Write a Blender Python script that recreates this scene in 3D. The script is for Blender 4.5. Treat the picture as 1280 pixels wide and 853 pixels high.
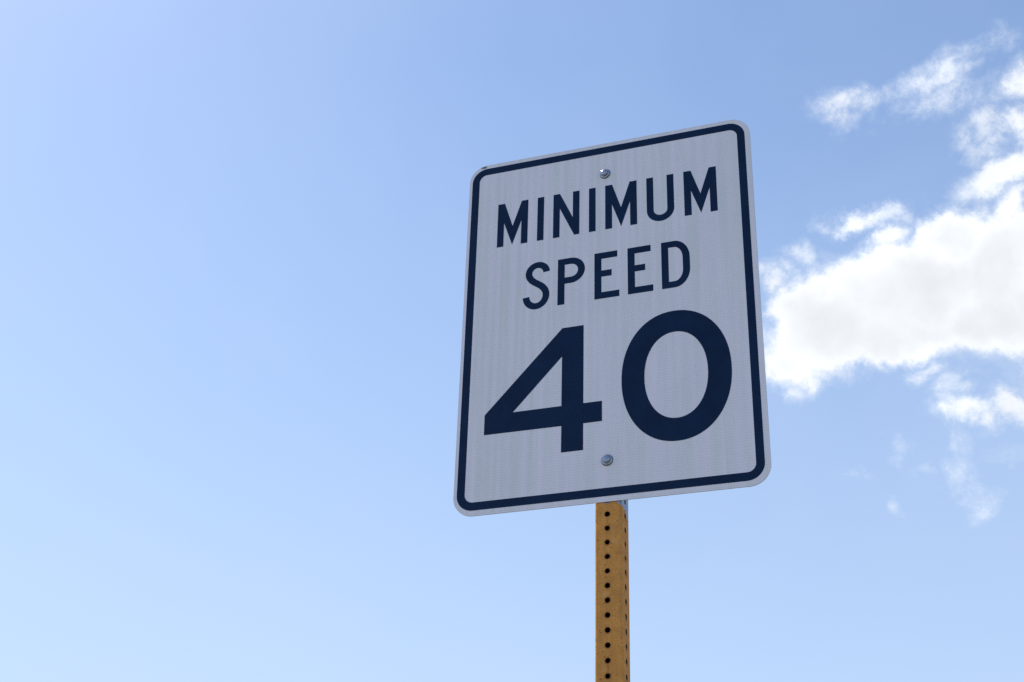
import bpy, bmesh, math, random
from mathutils import Vector, Matrix
from mathutils.geometry import tessellate_polygon

for o in list(bpy.data.objects):
    bpy.data.objects.remove(o, do_unlink=True)
scene = bpy.context.scene
col = scene.collection
R = math.radians
random.seed(4)

# ------------------------------------------------------------------ units
U = 0.03175                # one layout unit of the sign face (1.25 in) in metres
SIGN_Z = 2.8626            # height of the centre of the sign face
SUN_AZ, SUN_EL = -83.0, 59.0   # degrees; azimuth from +Y towards +X


def P(x, y, d=0.0):
    """Sign-face units (right, up, towards the viewer) to world metres."""
    return Vector((x * U, -d * U, SIGN_Z + y * U))


# ------------------------------------------------------------------ camera
cam_data = bpy.data.cameras.new('camera')
cam = bpy.data.objects.new('camera', cam_data)
col.objects.link(cam)
cam_data.sensor_width = 36.0
cam_data.lens = 36.0 * 1765.0 / 1280.0
cam_data.clip_start = 0.05
cam_data.clip_end = 20000.0
cam.matrix_world = Matrix((
    (0.94147074, 0.13794405, 0.30757810, 0.63176),
    (0.33585281, -0.46209442, -0.82077502, -2.17529),
    (0.02890910, 0.87603664, -0.48137727, 1.55000),
    (0, 0, 0, 1)))
scene.camera = cam

# ------------------------------------------------------------------ exposure
scene.render.engine = 'CYCLES'
scene.cycles.max_bounces = 8
scene.cycles.use_denoising = False
scene.cycles.use_adaptive_sampling = True
scene.cycles.adaptive_threshold = 0.008
scene.cycles.adaptive_min_samples = 24
vs = scene.view_settings
vs.view_transform = 'Standard'
vs.look = 'None'
EXPOSURE = 0.62
vs.exposure = EXPOSURE
vs.gamma = 1.0
vs.use_curve_mapping = False


# ------------------------------------------------------------------ node helper
class Nodes:
    def __init__(self, tree):
        self.t = tree
        tree.nodes.clear()

    def add(self, kind, props=None, **inputs):
        n = self.t.nodes.new(kind)
        for k, v in (props or {}).items():
            setattr(n, k, v)
        for k, v in inputs.items():
            key = k.replace('_', ' ')
            if key.startswith('i') and key[1:].isdigit():
                key = int(key[1:])
            self.put(n.inputs[key], v)
        return n

    def put(self, sock, v):
        if isinstance(v, bpy.types.NodeSocket):
            self.t.links.new(v, sock)
        else:
            sock.default_value = v

    def math(self, op, a, b=0.0, c=0.0, clamp=False):
        n = self.add('ShaderNodeMath', {'operation': op, 'use_clamp': clamp}, i0=a, i1=b, i2=c)
        return n.outputs[0]

    def vmath(self, op, a, b=(0, 0, 0)):
        n = self.add('ShaderNodeVectorMath', {'operation': op}, i0=a, i1=b)
        return n.outputs['Value'] if op in ('LENGTH', 'DISTANCE', 'DOT_PRODUCT') else n.outputs[0]

    def ramp(self, v, a, b, c=0.0, d=1.0, mode='SMOOTHSTEP'):
        n = self.add('ShaderNodeMapRange', {'interpolation_type': mode, 'clamp': True},
                     i0=v, i1=a, i2=b, i3=c, i4=d)
        return n.outputs[0]

    def noise(self, vec, scale, detail=2.0, rough=0.5, dist=0.0, out='Fac'):
        n = self.add('ShaderNodeTexNoise', {'noise_dimensions': '3D'}, Vector=vec, Scale=scale,
                     Detail=detail, Roughness=rough, Distortion=dist)
        return n.outputs[0] if out == 'Fac' else n.outputs[1]

    def mix(self, fac, a, b, mode='MIX'):
        n = self.add('ShaderNodeMix', {'data_type': 'RGBA', 'blend_type': mode})
        self.put(n.inputs[0], fac)
        self.put(n.inputs[6], a)
        self.put(n.inputs[7], b)
        return n.outputs[2]


# ------------------------------------------------------------------ sky
world = bpy.data.worlds.new('World')
scene.world = world
world.use_nodes = True
W = Nodes(world.node_tree)
SKY_STRENGTH = 0.129
sky = W.add('ShaderNodeTexSky', {'sky_type': 'NISHITA', 'sun_disc': False,
                                 'sun_elevation': R(SUN_EL), 'sun_rotation': R(SUN_AZ),
                                 'altitude': 0.0, 'air_density': 1.0,
                                 'dust_density': 0.9, 'ozone_density': 1.0})
direction = W.add('ShaderNodeTexCoord').outputs['Generated']
sep = W.add('ShaderNodeSeparateXYZ', None, Vector=direction)
azimuth = W.math('MULTIPLY', W.math('ARCTAN2', sep.outputs[0], sep.outputs[1]), 57.29578 * 0.866)
elevation = W.math('MULTIPLY', W.math('ARCSINE', sep.outputs[2]), 57.29578)
place = W.add('ShaderNodeCombineXYZ', None, X=azimuth, Y=elevation).outputs[0]
# billowing: the cloud map is stirred by two sizes of turbulence
stir = W.vmath('SUBTRACT', W.noise(direction, 16.0, 8.0, 0.60, out='Color'), (0.5, 0.5, 0.5))
stir = W.vmath('MULTIPLY', stir, (4.2, 3.6, 0.0))
place = W.vmath('ADD', place, stir)
# cumulus puffs: azimuth * cos 30, elevation, radii (degrees), tilt, thickness
PUFFS = [
    (-2.29, 30.02, 5.28, 2.87, 4.7, 1.25), (1.17, 30.17, 3.27, 3.07, -10.4, 1.25), (-5.44, 29.12, 3.63, 2.47, 6.2, 1.22), (3.33, 28.4, 3.24, 3.32, -11.2, 1.2),
    (-6.94, 27.65, 2.27, 1.78, -15.1, 1.1), (2.95, 31.24, 2.68, 1.88, -11.6, 1.1), (-0.21, 32.04, 2.52, 1.55, 5.7, 1.12), (0.61, 28.39, 3.64, 1.91, -9.6, 1.25),
    (-2.76, 28.53, 3.79, 1.69, -7.7, 1.2), (5.68, 27.64, 3.85, 3.56, -12.6, 1.1), (6.54, 32.0, 3.23, 2.36, 7.0, 0.9), (-4.38, 33.04, 1.45, 0.94, -6.9, 0.98),
    (-3.56, 33.07, 2.06, 0.82, -3.6, 0.94), (-2.72, 32.97, 2.16, 0.69, -0.1, 0.84), (-2.8, 32.22, 2.15, 1.06, 12.3, 0.9), (2.18, 34.1, 2.71, 1.22, 26.9, 0.95),
    (1.37, 35.31, 1.71, 1.03, -21.0, 0.84), (3.58, 34.8, 1.91, 1.8, -12.7, 0.92), (2.23, 32.55, 1.17, 1.67, -11.0, 0.95), (-4.1, 37.59, 1.71, 0.99, 1.5, 0.84),
    (-2.78, 37.79, 2.26, 0.93, 9.9, 0.86), (-1.41, 38.13, 2.53, 1.0, 16.5, 0.81), (0.48, 38.67, 2.82, 0.98, 7.4, 0.82), (0.68, 37.53, 2.61, 1.7, -1.8, 0.8),
    (-1.01, 37.45, 2.65, 0.93, 8.9, 0.74), (2.2, 38.87, 1.72, 0.86, 16.3, 0.7), (3.44, 37.33, 1.74, 1.26, 6.6, 0.9), (3.24, 35.94, 1.79, 0.9, -2.7, 0.9),
    (2.11, 36.03, 1.82, 1.09, -11.9, 0.84), (-0.06, 24.92, 1.95, 0.91, 7.6, 0.92), (1.28, 25.1, 1.52, 0.91, -8.5, 0.92), (-0.55, 25.97, 0.86, 1.34, 14.1, 0.8),
    (2.92, 24.19, 1.84, 1.2, -9.2, 0.8), (-0.83, 23.77, 0.83, 1.83, -1.2, 0.7), (-0.92, 22.55, 0.99, 1.7, 2.5, 0.7), (-0.54, 21.65, 1.31, 0.81, 31.4, 0.7),
    (0.7, 23.58, 1.1, 0.78, 14.5, 0.62), (-3.47, 21.8, 0.67, 0.62, -4.8, 0.7), (-2.78, 24.04, 0.62, 0.99, -5.7, 0.66), (-1.98, 23.03, 0.78, 0.55, -5.9, 0.66),
    (-4.77, 23.05, 1.14, 0.62, -4.6, 0.56), (-7.3, 30.97, 1.45, 1.15, 15.4, 0.92), (-6.09, 31.76, 1.13, 1.02, 14.5, 0.78), (-1.64, 26.73, 1.32, 0.81, -7.2, 0.82),
    (-6.86, 26.53, 1.2, 0.76, -14.8, 0.85),
]
cover = None
for px, py, rx, ry, rot, weight in PUFFS:
    m = W.add('ShaderNodeMapping', {'vector_type': 'TEXTURE'}, Vector=place, Location=(px, py, 0),
              Rotation=(0, 0, R(rot)), Scale=(rx, ry, 1))
    g = W.ramp(W.vmath('LENGTH', m.outputs[0]), 1.6, 0.1, 0.0, weight)
    cover = g if cover is None else W.math('SMOOTH_MAX', cover, g, 0.10)
# fair-weather cumulus over the rest of the sky, beyond the open blue patch
plane = W.vmath('DIVIDE', direction, W.add('ShaderNodeCombineXYZ', None, **{
    k: W.math('ADD', W.math('ABSOLUTE', sep.outputs[2]), 0.25) for k in 'XYZ'}).outputs[0])
field = W.noise(plane, 1.7, 2.0, 0.5)
view_dir = Vector((-0.34, 0.80, 0.50)).normalized()
apart = W.vmath('DOT_PRODUCT', direction, tuple(view_dir))
away = W.ramp(apart, math.cos(R(30)), math.cos(R(46)))
above = W.ramp(sep.outputs[2], 0.02, 0.12)
field = W.math('MULTIPLY', W.math('MULTIPLY', W.ramp(field, 0.56, 0.72), away), above)
cover = W.math('MAXIMUM', cover, field)
wisps = W.noise(direction, 27.0, 12.0, 0.73, 0.2)
dens = W.math('ADD', W.math('SUBTRACT', cover, 0.50), W.math('MULTIPLY', W.math('SUBTRACT', wisps, 0.5), 1.75))
gate = W.ramp(cover, 0.02, 0.30)
crisp = W.ramp(cover, 0.60, 1.15, 0.90, 0.30)
dens = W.math('MULTIPLY', W.ramp(dens, -0.14, crisp), gate)
dens = W.math('MULTIPLY', dens, W.ramp(cover, 0.30, 1.05, 0.50, 1.0))
body = W.noise(direction, 11.0, 5.0, 0.55)
tone = W.math('ADD', W.math('MULTIPLY', W.ramp(cover, 0.85, 1.25), -0.15),
              W.math('MULTIPLY', W.math('SUBTRACT', body, 0.5), 0.6))
tone = W.math('MULTIPLY', W.math('ADD', tone, 1.0), 1.09 / SKY_STRENGTH / 2 ** EXPOSURE)
cloud = W.add('ShaderNodeCombineXYZ', None, X=W.math('MULTIPLY', tone, 0.955),
              Y=W.math('MULTIPLY', tone, 0.99), Z=W.math('MULTIPLY', tone, 1.03)).outputs[0]
# low haze that pales the sky evenly towards the horizon all round
low = W.ramp(elevation, 40.0, 10.0, 0.0, 0.65, 'LINEAR')
veil = W.noise(direction, 3.2, 5.0, 0.55, 0.3)
low = W.math('ADD', low, W.ramp(veil, 0.38, 0.75, 0.02, 0.15))
hued = W.add('ShaderNodeHueSaturation', None, Saturation=1.09, Color=sky.outputs[0]).outputs[0]
hz = 1.0 / SKY_STRENGTH / 2 ** EXPOSURE
clear = W.mix(low, hued, (0.60 * hz, 0.735 * hz, 0.97 * hz, 1))
sky_mix = W.mix(dens, clear, cloud)
bg = W.add('ShaderNodeBackground', None, Color=sky_mix, Strength=SKY_STRENGTH)
W.add('ShaderNodeOutputWorld', None, Surface=bg.outputs[0])
world.cycles.sampling_method = 'MANUAL'
world.cycles.sample_map_resolution = 512

# ------------------------------------------------------------------ sun
sun_data = bpy.data.lights.new('sun', 'SUN')
sun = bpy.data.objects.new('sun', sun_data)
col.objects.link(sun)
sun_data.energy = 5.0
sun_data.angle = R(0.53)
sun_data.color = (1.0, 0.95, 0.87)
sd = Vector((math.sin(R(SUN_AZ)) * math.cos(R(SUN_EL)), math.cos(R(SUN_AZ)) * math.cos(R(SUN_EL)), math.sin(R(SUN_EL))))
sun.rotation_euler = sd.to_track_quat('Z', 'Y').to_euler()
sun.location = (-4, 3, 8)


# ------------------------------------------------------------------ materials
def material(name):
    m = bpy.data.materials.new(name)
    m.use_nodes = True
    n = Nodes(m.node_tree)
    b = n.add('ShaderNodeBsdfPrincipled')
    n.add('ShaderNodeOutputMaterial', None, Surface=b.outputs[0])
    return m, n, b


def bump(n, b, height, strength, distance):
    k = n.add('ShaderNodeBump', None, Height=height, Strength=strength, Distance=distance)
    n.put(b.inputs['Normal'], k.outputs[0])


def mat_sheeting():
    """White prismatic sign sheeting: fine diamond cells, faint vertical rolling marks, a little dirt."""
    m, n, b = material('white_sheeting')
    pos = n.add('ShaderNodeTexCoord').outputs['Object']
    s = n.add('ShaderNodeSeparateXYZ', None, Vector=pos)
    x, z = s.outputs[0], s.outputs[2]
    wob = n.math('MULTIPLY', n.math('SUBTRACT', n.noise(pos, 9.0, 2.0), 0.5), 0.004)
    a = n.math('SINE', n.math('MULTIPLY', n.math('ADD', n.math('ADD', x, wob), n.math('MULTIPLY', z, 0.62)), 960.0))
    c = n.math('SINE', n.math('MULTIPLY', n.math('SUBTRACT', n.math('ADD', x, wob), n.math('MULTIPLY', z, 0.62)), 960.0))
    cell = n.math('MULTIPLY', a, c)
    band = n.add('ShaderNodeCombineXYZ', None, X=x, Y=0.0, Z=n.math('MULTIPLY', z, 0.035)).outputs[0]
    roll = n.noise(band, 62.0, 3.0, 0.6)
    comb = n.math('SINE', n.math('MULTIPLY_ADD', n.noise(band, 24.0, 2.0), 9.0, n.math('MULTIPLY', x, 390.0)))
    fade = n.ramp(n.math('SUBTRACT', n.math('MULTIPLY', z, 0.5), x), -0.22, 0.20)
    roll = n.math('ADD', roll, n.math('MULTIPLY', n.math('MULTIPLY', comb, fade), 0.10))
    roll2 = n.noise(band, 19.0, 2.0, 0.5)
    dirt = n.noise(pos, 7.0, 5.0, 0.6)
    speck = n.ramp(n.noise(pos, 260.0, 2.0, 0.5), 0.70, 0.80)
    v = n.math('MULTIPLY_ADD', cell, 0.044, 0.705)
    v = n.math('ADD', v, n.math('MULTIPLY', n.math('SUBTRACT', roll, 0.5), 0.17))
    v = n.math('ADD', v, n.math('MULTIPLY', n.math('SUBTRACT', roll2, 0.5), 0.04))
    v = n.math('ADD', v, n.math('MULTIPLY', n.math('SUBTRACT', dirt, 0.5), 0.10))
    v = n.math('SUBTRACT', v, n.math('MULTIPLY', speck, 0.14))
    run = n.noise(n.vmath('MULTIPLY', pos, (1.0, 1.0, 0.05)), 130.0, 3.0, 0.6)
    v = n.math('SUBTRACT', v, n.math('MULTIPLY', n.math('MULTIPLY', n.ramp(run, 0.56, 0.72), n.ramp(dirt, 0.40, 0.62)), 0.05))
    warm = n.ramp(roll, 0.35, 0.65)
    tint = n.mix(warm, (0.960, 0.955, 1.015, 1), (0.990, 0.940, 1.050, 1))
    colr = n.mix(1.0, n.add('ShaderNodeCombineColor', None, Red=v, Green=v, Blue=v).outputs[0], tint, 'MULTIPLY')
    # one dark scuff on the rim at the upper corner
    scuff = n.vmath('DISTANCE', n.vmath('MULTIPLY', pos, (1, 1, 2.2)), (-8.05 * U, 0, 2.2 * 11.86 * U))
    scuff = n.math('ADD', scuff, n.math('MULTIPLY', n.math('SUBTRACT', n.noise(pos, 420.0, 3.0, 0.6), 0.5), 0.02))
    colr = n.mix(n.ramp(scuff, 0.0075, 0.0045), colr, (0.10, 0.09, 0.09, 1))
    n.put(b.inputs['Base Color'], colr)
    n.put(b.inputs['Roughness'], 0.42)
    n.put(b.inputs['Specular IOR Level'], 0.5)
    bump(n, b, n.math('ADD', n.math('MULTIPLY', cell, 0.5), n.math('MULTIPLY', roll, 3.0)), 0.12, 0.0006)
    return m


def mat_ink():
    m, n, b = material('black_film')
    pos = n.add('ShaderNodeTexCoord').outputs['Object']
    d = n.noise(pos, 14.0, 6.0, 0.65)
    n.put(b.inputs['Base Color'], n.mix(n.ramp(d, 0.3, 0.75), (0.0004, 0.0110, 0.0440, 1), (0.0016, 0.0180, 0.0620, 1)))
    n.put(b.inputs['Roughness'], n.ramp(d, 0.3, 0.7, 0.30, 0.42))
    n.put(b.inputs['Specular IOR Level'], 0.14)
    return m


def mat_aluminium():
    m, n, b = material('aluminium')
    pos = n.add('ShaderNodeTexCoord').outputs['Object']
    g = n.noise(pos, 120.0, 4.0, 0.6)
    n.put(b.inputs['Base Color'], n.mix(g, (0.30, 0.30, 0.31, 1), (0.46, 0.46, 0.47, 1)))
    n.put(b.inputs['Metallic'], 0.85)
    n.put(b.inputs['Roughness'], 0.5)
    return m


def mat_zinc():
    m, n, b = material('zinc_plated_steel')
    pos = n.add('ShaderNodeTexCoord').outputs['Object']
    g = n.noise(pos, 260.0, 4.0, 0.6)
    n.put(b.inputs['Base Color'], n.mix(g, (0.20, 0.22, 0.27, 1), (0.40, 0.43, 0.49, 1)))
    n.put(b.inputs['Metallic'], 1.0)
    n.put(b.inputs['Roughness'], n.ramp(g, 0.3, 0.7, 0.14, 0.28))
    bump(n, b, g, 0.12, 0.0003)
    return m


def mat_post():
    """Yellow-ochre paint brushed on galvanised steel; the coat stops raggedly just under the panel."""
    m, n, b = material('ochre_paint_on_galvanised_steel')
    pos = n.add('ShaderNodeTexCoord').outputs['Object']
    s = n.add('ShaderNodeSeparateXYZ', None, Vector=pos)
    z, y, x = s.outputs[2], s.outputs[1], s.outputs[0]
    rag = n.math('SUBTRACT', n.noise(pos, 70.0, 3.0, 0.5), 0.5)
    line = n.math('SUBTRACT', PAINT_TOP, n.math('MULTIPLY', y, 0.30))
    line = n.math('ADD', line, n.math('MULTIPLY', rag, 0.040))
    bare = n.ramp(n.math('SUBTRACT', z, line), -0.0006, 0.0006)
    chips = n.ramp(n.noise(pos, 130.0, 4.0, 0.6), 0.715, 0.73)
    bare = n.math('MAXIMUM', bare, n.math('MULTIPLY', chips, 0.8))
    long = n.vmath('MULTIPLY', pos, (1.0, 1.0, 0.75))
    mott = n.noise(long, 55.0, 5.0, 0.6)
    fine = n.noise(pos, 420.0, 3.0, 0.6)
    paint = n.mix(n.ramp(mott, 0.30, 0.72), (0.55, 0.260, 0.072, 1), (0.73, 0.332, 0.085, 1))
    rust = n.ramp(n.noise(pos, 38.0, 6.0, 0.7), 0.55, 0.72)
    paint = n.mix(n.math('MULTIPLY', rust, 0.45), paint, (0.46, 0.165, 0.050, 1))
    paint = n.mix(n.math('MULTIPLY', n.ramp(fine, 0.35, 0.65), 0.34), paint, (0.30, 0.125, 0.035, 1))
    streak = n.noise(n.vmath('MULTIPLY', pos, (1.0, 1.0, 0.06)), 160.0, 4.0, 0.6)
    paint = n.mix(n.math('MULTIPLY', n.ramp(streak, 0.45, 0.72), 0.20), paint, (0.27, 0.125, 0.050, 1))
    pit = n.ramp(n.noise(pos, 210.0, 3.0, 0.55), 0.64, 0.70)
    paint = n.mix(n.math('MULTIPLY', pit, 0.75), paint, (0.17, 0.062, 0.022, 1))
    pale = n.ramp(n.noise(pos, 46.0, 4.0, 0.6), 0.58, 0.74)
    paint = n.mix(n.math('MULTIPLY', pale, 0.5), paint, (0.66, 0.42, 0.20, 1))
    # rust creeping out from the punched edges and running down
    turn = n.math('DIVIDE', n.math('SUBTRACT', z, SIGN_Z - 12.69 * U), 0.8025 * U)
    dz = n.math('MULTIPLY', n.math('SUBTRACT', n.math('FRACT', n.math('ADD', turn, 0.5)), 0.5), 0.8025 * U)
    du = n.math('MINIMUM', n.math('ABSOLUTE', n.math('ADD', x, -0.005 * U)),
                n.math('ABSOLUTE', n.math('SUBTRACT', y, 0.0026 + 0.75 * U)))
    reach = n.math('SQRT', n.math('ADD', n.math('MULTIPLY', dz, dz), n.math('MULTIPLY', du, du)))
    reach = n.math('ADD', reach, n.math('MULTIPLY', n.math('SUBTRACT', n.noise(pos, 170.0, 4.0, 0.6), 0.5), 0.0065))
    ring = n.ramp(reach, 0.0074, 0.0050)
    drip = n.math('MULTIPLY', n.ramp(du, 0.0034, 0.0006), n.ramp(n.noise(n.vmath('MULTIPLY', pos, (1, 1, 0.6)), 58.0, 3.0, 0.6), 0.54, 0.70))
    paint = n.mix(n.math('MULTIPLY', n.math('MAXIMUM', ring, drip), 0.6), paint, (0.26, 0.092, 0.030, 1))
    galv = n.mix(n.noise(pos, 160.0, 2.0, 0.5), (0.20, 0.22, 0.26, 1), (0.36, 0.38, 0.42, 1))
    n.put(b.inputs['Base Color'], n.mix(bare, paint, galv))
    n.put(b.inputs['Metallic'], n.math('MULTIPLY', bare, 0.9))
    n.put(b.inputs['Roughness'], n.ramp(bare, 0, 1, 0.85, 0.42))
    n.put(b.inputs['Specular IOR Level'], n.ramp(bare, 0, 1, 0.07, 0.5))
    n.put(b.inputs['Coat Weight'], n.ramp(bare, 0, 1, 0.05, 0.0))
    n.put(b.inputs['Coat Roughness'], 0.38)
    h = n.math('ADD', n.math('MULTIPLY', fine, 0.5), n.math('MULTIPLY', mott, 1.2))
    h = n.math('SUBTRACT', h, n.math('MULTIPLY', bare, 0.6))
    bump(n, b, h, 0.45, 0.0008)
    return m


def mat_bare_shade():
    """Unpainted, oxidised inside of the tube, coloured near-black to paint the shade in the holes."""
    m, n, b = material('oxidised_steel_shade')
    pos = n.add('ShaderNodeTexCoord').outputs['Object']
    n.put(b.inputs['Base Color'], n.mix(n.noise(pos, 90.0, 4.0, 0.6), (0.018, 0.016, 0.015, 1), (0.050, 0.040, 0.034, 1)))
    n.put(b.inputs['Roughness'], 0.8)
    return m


def mat_gap_shadow():  # near-black colour painting the shadow gap under the bolt washers
    m, n, b = material('gap_shadow_black')
    pos = n.add('ShaderNodeTexCoord').outputs['Object']
    n.put(b.inputs['Base Color'], n.mix(n.noise(pos, 400.0, 3.0), (0.010, 0.010, 0.011, 1), (0.022, 0.022, 0.024, 1)))
    n.put(b.inputs['Roughness'], 0.7)
    return m


def mat_ground():
    m, n, b = material('dry_verge')
    pos = n.add('ShaderNodeTexCoord').outputs['Object']
    a = n.noise(pos, 0.35, 8.0, 0.65)
    c = n.noise(pos, 22.0, 5.0, 0.7)
    soil = n.mix(n.ramp(c, 0.3, 0.7), (0.12, 0.115, 0.11, 1), (0.26, 0.25, 0.24, 1))
    grass = n.mix(n.ramp(c, 0.3, 0.7), (0.06, 0.075, 0.04, 1), (0.14, 0.14, 0.08, 1))
    n.put(b.inputs['Base Color'], n.mix(n.ramp(a, 0.42, 0.58), soil, grass))
    n.put(b.inputs['Roughness'], 0.95)
    bump(n, b, c, 0.6, 0.03)
    return m


M_BARE_SHADE, M_GAP_SHADOW = mat_bare_shade(), mat_gap_shadow()
PAINT_TOP = SIGN_Z - 12.02 * U
M_SHEET, M_INK, M_ALU, M_ZINC, M_POST, M_GROUND = (
    mat_sheeting(), mat_ink(), mat_aluminium(), mat_zinc(), mat_post(), mat_ground())


# ------------------------------------------------------------------ object helpers
def link(name, me, mats, parent=None, loc=(0, 0, 0)):
    o = bpy.data.objects.new(name, me)
    for m in mats:
        me.materials.append(m)
    col.objects.link(o)
    o.location = loc
    if parent is not None:
        o.parent = parent
    return o


def mesh(name, verts, faces, mats_idx=None, smooth=None):
    me = bpy.data.meshes.new(name)
    me.from_pydata([tuple(v) for v in verts], [], faces)
    if mats_idx:
        me.polygons.foreach_set('material_index', mats_idx)
    if smooth:
        me.polygons.foreach_set('use_smooth', smooth)
    me.update()
    return me


def arc(cx, cy, rx, ry, a0, a1, n=12, power=2.0):
    pts = []
    for i in range(n + 1):
        a = R(a0 + (a1 - a0) * i / n)
        c, s = math.cos(a), math.sin(a)
        e = 2.0 / power
        pts.append((cx + rx * math.copysign(abs(c) ** e, c), cy + ry * math.copysign(abs(s) ** e, s)))
    return pts


def round_rect(x0, x1, y0, y1, r, n=14):
    return (arc(x1 - r, y1 - r, r, r, 0, 90, n) + arc(x0 + r, y1 - r, r, r, 90, 180, n)
            + arc(x0 + r, y0 + r, r, r, 180, 270, n) + arc(x1 - r, y0 + r, r, r, 270, 360, n))


def plate(name, loops, front, back, two_mats=False, bevel=0.0):
    """A flat plate in the sign plane cut from closed loops (outer first, then holes), in metres of depth."""
    verts, faces, idx = [], [], []
    flat = [p for lp in loops for p in lp]
    tess = tessellate_polygon([[Vector((p[0], p[1], 0)) for p in lp] for lp in loops])
    n = len(flat)
    for dep in (front, back):
        verts += [(x * U, dep, y * U) for x, y in flat]
    for t in tess:
        a, b, c = (flat[i] for i in t)
        area = (b[0] - a[0]) * (c[1] - a[1]) - (b[1] - a[1]) * (c[0] - a[0])
        t = tuple(t) if area > 0 else tuple(reversed(t))
        faces.append(t)                                       # front: seen from -Y
        idx.append(0)
        faces.append(tuple(i + n for i in reversed(t)))
        idx.append(1 if two_mats else 0)
    k = 0
    for lp in loops:
        m = len(lp)
        for i in range(m):
            a, b = k + i, k + (i + 1) % m
            faces.append((a, a + n, b + n, b))
            idx.append(1 if two_mats else 0)
        k += m
    me = mesh(name, verts, faces, idx)
    bm = bmesh.new()
    bm.from_mesh(me)
    bmesh.ops.recalc_face_normals(bm, faces=bm.faces)
    bm.to_mesh(me)
    bm.free()
    return me


# ------------------------------------------------------------------ ground
def build_ground():
    rings, seg = [0.0, 2, 4, 8, 16, 40, 100, 300, 1000, 4000], 48
    verts, faces = [(0, 0, 0)], []
    for r in rings[1:]:
        for i in range(seg):
            a = 2 * math.pi * i / seg
            verts.append((r * math.cos(a), r * math.sin(a), random.uniform(-0.02, 0.02) * min(r / 8, 6) if r > 3 else 0.0))
    for i in range(seg):
        faces.append((0, 1 + i, 1 + (i + 1) % seg))
    for k in range(len(rings) - 2):
        for i in range(seg):
            a, b = 1 + k * seg + i, 1 + k * seg + (i + 1) % seg
            faces.append((a, a + seg, b + seg, b))
    o = link('ground', mesh('ground', verts, faces, smooth=[True] * len(faces)), [M_GROUND])
    o['kind'] = 'structure'
    o['label'] = 'dry grassy roadside verge around the foot of the post'


build_ground()

# ------------------------------------------------------------------ the road sign
sign = bpy.data.objects.new('road_sign', None)
col.objects.link(sign)
sign['label'] = 'white rectangular minimum speed 40 road sign on a perforated ochre steel post'
sign['category'] = 'road sign'

# panel: aluminium blank with rounded corners, white sheeting on its face
PW, PH = 9.0, 12.0
panel = link('panel', plate('panel', [round_rect(-PW, PW, -PH, PH, 1.2)], 0.0, 0.0022, True),
             [M_SHEET, M_ALU], sign, (0, 0, SIGN_Z))
panel['label'] = 'white reflective panel with black border and lettering'
FILM = -0.0003


def film(name, loops):
    return link(name, plate(name, loops, FILM, 0.0), [M_INK], panel)


film('border', [round_rect(-8.80, 8.68, -11.68, 11.72, 0.98), list(reversed(round_rect(-8.32, 8.215, -11.19, 11.235, 0.50)))])


def letter_m(x0, x1, y0, y1):
    w, c = 0.425, (x0 + x1) / 2
    return [[(x0, y0), (x0 + w, y0), (x0 + w, y0 + 1.73), (c, y0 + 0.04), (x1 - w, y0 + 1.73), (x1 - w, y0),
             (x1, y0), (x1, y1), (x1 - w - 0.005, y1), (c, y0 + 1.41), (x0 + w + 0.015, y1), (x0, y1)]]


def letter_i(x0, x1, y0, y1):
    return [[(x0, y0), (x1, y0), (x1, y1), (x0, y1)]]


def letter_n(x0, x1, y0, y1):
    w = 0.42
    return [[(x0, y0), (x0 + w, y0), (x0 + w, y0 + 2.08), (x1 - 0.33, y0), (x1, y0), (x1, y1), (x1 - w, y1),
             (x1 - w, y0 + 1.28), (x0 + w, y1), (x0, y1)]]


def letter_u(x0, x1, y0, y1):
    ro, w = (x1 - x0) / 2, 0.42
    c, y = (x0 + x1) / 2, y0 - 0.06 + ro
    return [[(x0, y1)] + arc(c, y, ro, ro, 180, 360, 24) + [(x1, y1), (x1 - w, y1)]
            + arc(c, y, ro - w, ro - w - 0.02, 360, 180, 24) + [(x0 + w, y1)]]


def letter_e(x0, x1, y0, y1):
    w = 0.43
    return [[(x0, y0), (x1, y0), (x1, y0 + w), (x0 + w, y0 + w), (x0 + w, y0 + 1.495), (x0 + 1.06, y0 + 1.495),
             (x0 + 1.06, y0 + 1.92), (x0 + w, y0 + 1.92), (x0 + w, y1 - w), (x1 - 0.11, y1 - w), (x1 - 0.11, y1), (x0, y1)]]


def letter_p(x0, x1, y0, y1):
    w, yb = 0.43, y0 + 1.41
    r, ri = (y1 - yb) / 2, (y1 - yb) / 2 - w
    outer = [(x0, y0), (x0 + w, y0), (x0 + w, yb)] + arc(x1 - r, yb + r, r, r, -90, 90, 24) + [(x0, y1)]
    inner = [(x0 + w, yb + w)] + arc(x1 - r, yb + r, r - w, ri, -90, 90, 20) + [(x0 + w, y1 - w)]
    return [outer, list(reversed(inner))]


def letter_d(x0, x1, y0, y1):
    w = 0.42
    outer = [(x0, y0)] + arc(x1 - 0.92, y0 + 1.2, 0.92, 1.2, -90, 0, 16) + arc(x1 - 0.92, y1 - 1.2, 0.92, 1.2, 0, 90, 16) + [(x0, y1)]
    inner = ([(x0 + w, y0 + w)] + arc(x1 - 0.93, y0 + 1.2, 0.51, 1.2 - w, -90, 0, 14)
             + arc(x1 - 0.93, y1 - 1.2, 0.51, 1.2 - w, 0, 90, 14) + [(x0 + w, y1 - w)])
    return [outer, list(reversed(inner))]


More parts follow.
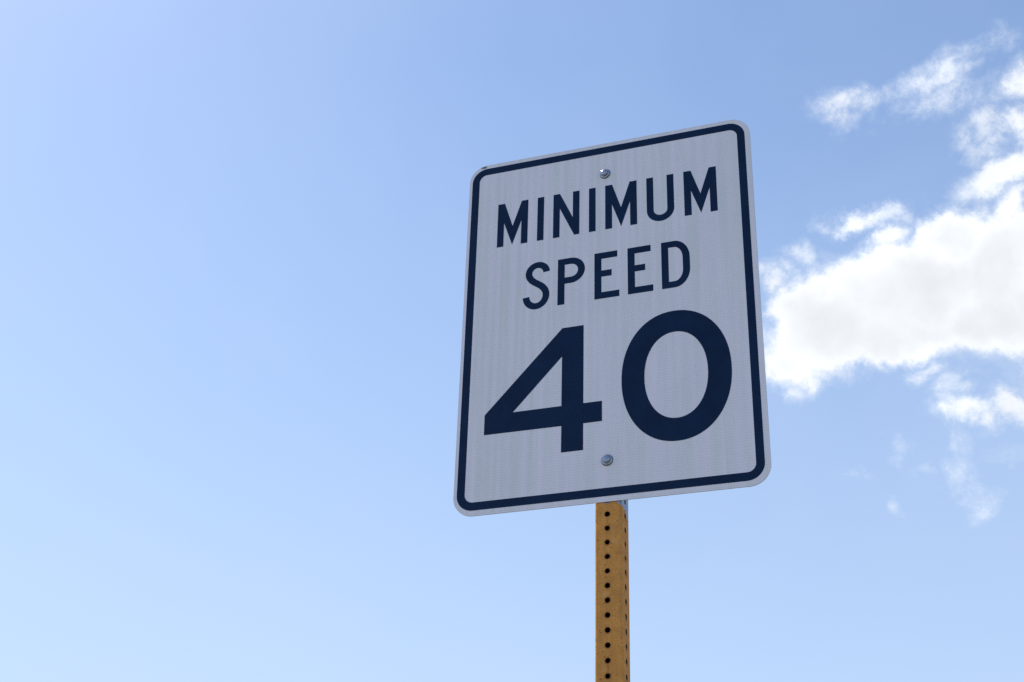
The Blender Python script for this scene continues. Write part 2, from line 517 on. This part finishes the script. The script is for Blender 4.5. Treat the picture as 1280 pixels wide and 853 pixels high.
def letter_s():
    path = arc(-4.26, 3.27, 0.56, 0.57, 2, 212, 28)
    end = arc(-4.34, 1.69, 0.63, 0.715, 42, -178, 30)
    p0, p3 = Vector(path[-1]), Vector(end[0])
    t0 = (p0 - Vector(path[-2])).normalized()
    t3 = (Vector(end[1]) - p3).normalized()
    p1, p2 = p0 + t0 * 0.42, p3 - t3 * 0.42
    for i in range(1, 12):
        t = i / 12
        q = p0 * (1 - t) ** 3 + p1 * 3 * t * (1 - t) ** 2 + p2 * 3 * t * t * (1 - t) + p3 * t ** 3
        path.append((q.x, q.y))
    path += end
    pts = [Vector(p) for p in path]
    left, right = [], []
    for i, p in enumerate(pts):
        t = (pts[min(i + 1, len(pts) - 1)] - pts[max(i - 1, 0)]).normalized()
        nrm = Vector((-t.y, t.x)) * 0.21
        left.append(tuple(p + nrm))
        right.append(tuple(p - nrm))
    return [left + list(reversed(right))]


y0, y1 = 5.60, 8.775
film('letter', letter_m(-6.98, -4.99, y0, y1))
film('letter', letter_i(-4.37, -3.95, y0, y1))
film('letter', letter_n(-3.34, -1.66, y0, y1))
film('letter', letter_i(-1.05, -0.63, y0, y1))
film('letter', letter_m(-0.02, 1.96, y0, y1))
film('letter', letter_u(2.57, 4.25, y0, y1))
film('letter', letter_m(4.865, 6.845, y0, y1))
y0, y1 = 0.81, 3.98
film('letter', letter_s())
film('letter', letter_p(-2.985, -1.29, y0, y1))
film('letter', letter_e(-0.70, 0.82, y0, y1))
film('letter', letter_e(1.34, 2.86, y0, y1))
film('letter', letter_d(3.38, 5.07, y0, y1))
film('digit', [[(-2.65, -0.80), (-1.35, -0.80), (-1.35, -5.87), (-0.25, -5.87), (-0.25, -7.13), (-1.35, -7.13), (-1.35, -8.77),
                (-2.64, -8.77), (-2.64, -7.13), (-7.31, -7.10), (-7.31, -5.84)][::-1],
               [(-2.65, -2.68), (-5.58, -5.87), (-2.65, -5.87)][::-1]])
film('digit', [arc(4.045, -4.81, 3.145, 4.08, 0, 360, 96, 2.12)[:-1],
               arc(4.045, -4.80, 1.815, 2.70, 360, 0, 80, 2.12)[:-1]])


# post: perforated square tube, every hole cut through the wall
def build_post():
    w, r, th = 1.50 * U, 0.0038, 0.0027
    half = w / 2
    wf = half - r
    pitch = 0.8025 * U
    xc, yc = 0.050 * U, 0.0026 + half
    hole0 = SIGN_Z - 12.69 * U
    top = SIGN_Z + 11.3 * U
    hr = 0.150 * U
    seg = 20
    verts, faces, smooth, inside = [], [], [], set()
    shift = {0: (-0.045 * U, 0.0), 1: (0.0, 0.09 * U), 2: (0.0, 0.0), 3: (0.0, 0.09 * U)}

    def frame(side):
        a = side * math.pi / 2            # 0 front (-Y), 1 right (+X), 2 back, 3 left
        nrm = Vector((math.sin(a), -math.cos(a), 0))
        tan = Vector((math.cos(a), math.sin(a), 0))
        return nrm, tan

    zc_rows = []
    k = -40
    rows = [hole0 + pitch * i for i in range(-118, 32)]
    for side in range(4):
        nrm, tan = frame(side)
        du, dz = shift[side]
        for zc in rows:
            zc = zc + dz
            if zc + pitch / 2 > top or zc - pitch / 2 < -0.25:
                continue
            base = len(verts)
            rad = hr * random.uniform(0.95, 1.04)
            jit = [random.uniform(0.93, 1.03) for _ in range(seg)]
            ring, box = [], []
            for i in range(seg):
                a = 2 * math.pi * (i + 0.5) / seg
                c, s = math.cos(a), math.sin(a)
                ring.append((du + rad * jit[i] * c, rad * jit[i] * s))
                f = min(wf / abs(c) if c else 9, (pitch / 2) / abs(s) if s else 9)
                box.append((f * c, f * s))
            for dep in (0.0, th):
                for lst in (ring, box):
                    for u, v in lst:
                        p = nrm * (half - dep) + tan * u
                        verts.append((xc + p.x, yc + p.y, zc + v))
            o0, b0, o1, b1 = base, base + seg, base + 2 * seg, base + 3 * seg
            for i in range(seg):
                j = (i + 1) % seg
                faces += [(o0 + i, b0 + i, b0 + j, o0 + j), (o1 + i, o1 + j, b1 + j, b1 + i), (o0 + i, o0 + j, o1 + j, o1 + i)]
                inside.update((len(faces) - 2, len(faces) - 1))  # inner faces and hole walls get the painted-in hole shade
                smooth += [False, False, True]
            # box corners that the fan of rays skips
            for sx in (-1, 1):
                for sz in (-1, 1):
                    q = [i for i in range(seg) if box[i][0] * sx > 0 and box[i][1] * sz > 0]
                    e1 = [i for i in q if abs(abs(box[i][0]) - wf) < 1e-9]
                    e2 = [i for i in q if abs(abs(box[i][1]) - pitch / 2) < 1e-9]
                    if e1 and e2:
                        i1 = max(e1, key=lambda i: abs(box[i][1]))
                        i2 = max(e2, key=lambda i: abs(box[i][0]))
                        for dep, b in ((0.0, b0), (th, b1)):
                            p = nrm * (half - dep) + tan * (sx * wf)
                            verts.append((xc + p.x, yc + p.y, zc + sz * pitch / 2))
                            faces.append((b + i1, len(verts) - 1, b + i2))
                            if dep:
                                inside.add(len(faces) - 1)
                            smooth.append(False)
        # end strips closing the face above the last and below the first row
        zs = [zc + dz for zc in rows if zc + dz + pitch / 2 <= top and zc + dz - pitch / 2 >= -0.25]
        for za, zb in ((max(zs) + pitch / 2, top), (-0.30, min(zs) - pitch / 2)):
            b = len(verts)
            for u, zz in ((-wf, za), (wf, za), (wf, zb), (-wf, zb)):
                p = nrm * half + tan * u
                verts.append((xc + p.x, yc + p.y, zz))
            faces.append((b, b + 1, b + 2, b + 3))
            smooth.append(False)
        # rounded corner to the next side
        nn, tt = frame((side + 1) % 4)
        cen = nrm * wf + tan * wf
        ns, nz = 6, 60
        b = len(verts)
        for q in range(nz + 1):
            zz = -0.30 + (top + 0.30) * q / nz
            for i in range(ns + 1):
                a = math.pi / 2 * i / ns
                p = cen + nrm * (r * math.cos(a)) + tan * (r * math.sin(a))
                verts.append((xc + p.x, yc + p.y, zz))
        for q in range(nz):
            for i in range(ns):
                a = b + q * (ns + 1) + i
                faces.append((a, a + 1, a + ns + 2, a + ns + 1))
                smooth.append(True)
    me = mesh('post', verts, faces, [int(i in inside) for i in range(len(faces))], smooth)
    bm = bmesh.new()
    bm.from_mesh(me)
    bmesh.ops.remove_doubles(bm, verts=bm.verts, dist=1e-6)
    bm.to_mesh(me)
    bm.free()
    o = link('post', me, [M_POST, M_BARE_SHADE], sign)
    o['label'] = 'perforated square steel post in worn ochre paint, bare grey metal under the panel'


build_post()


# bolts: a domed flange head over a washer
def lathe(name, prof, seg=40):
    verts, faces = [], []
    for rr, dd in prof:
        for i in range(seg):
            a = 2 * math.pi * i / seg
            verts.append((rr * math.cos(a), -dd, rr * math.sin(a)))
    for k in range(len(prof) - 1):
        for i in range(seg):
            j = (i + 1) % seg
            faces.append((k * seg + i, k * seg + j, (k + 1) * seg + j, (k + 1) * seg + i))
    faces.append(tuple(range((len(prof) - 1) * seg, len(prof) * seg)))
    me = mesh(name, verts, faces, smooth=[True] * len(faces))
    bm = bmesh.new()
    bm.from_mesh(me)
    bmesh.ops.recalc_face_normals(bm, faces=bm.faces)
    bm.to_mesh(me)
    bm.free()
    return me


mm = 0.001
HEAD = [(3 * mm, -2 * mm), (3 * mm, 2.6 * mm), (7.0 * mm, 2.6 * mm), (7.2 * mm, 2.9 * mm), (7.0 * mm, 5.2 * mm), (6.5 * mm, 6.9 * mm),
        (6.0 * mm, 7.6 * mm), (5.2 * mm, 8.0 * mm), (4.0 * mm, 8.25 * mm), (2.0 * mm, 8.4 * mm), (0.3 * mm, 8.45 * mm)]
WASH = [(3.2 * mm, 1.7 * mm), (9.8 * mm, 1.7 * mm), (10.2 * mm, 1.9 * mm), (10.1 * mm, 2.3 * mm), (9.6 * mm, 2.7 * mm),
        (7.4 * mm, 3.0 * mm), (3.2 * mm, 3.0 * mm)]
SHADE_RING = [(3.2 * mm, 0.3 * mm), (10.4 * mm, 0.3 * mm), (10.8 * mm, 0.8 * mm), (10.5 * mm, 1.6 * mm), (3.2 * mm, 1.65 * mm)]  # added black ring in place of the shadow gap behind the washer
head_me, wash_me, shade_me = lathe('bolt', HEAD), lathe('washer', WASH), lathe('shadow_ring', SHADE_RING)
shade_me.materials.append(M_GAP_SHADOW)
head_me.materials.append(M_ZINC)
wash_me.materials.append(M_ZINC)
for bx, by, tilt in ((-0.02, 9.66, 3.0), (0.04, -9.56, -1.0)):
    b = bpy.data.objects.new('bolt', head_me)
    col.objects.link(b)
    b.parent = sign
    b.location = P(bx, by)
    b.rotation_euler = (R(tilt), R(40 * tilt), R(-tilt))
    for nm, me in (('washer', wash_me), ('shadow_ring', shade_me)):
        ring = bpy.data.objects.new(nm, me)
        col.objects.link(ring)
        ring.parent = b
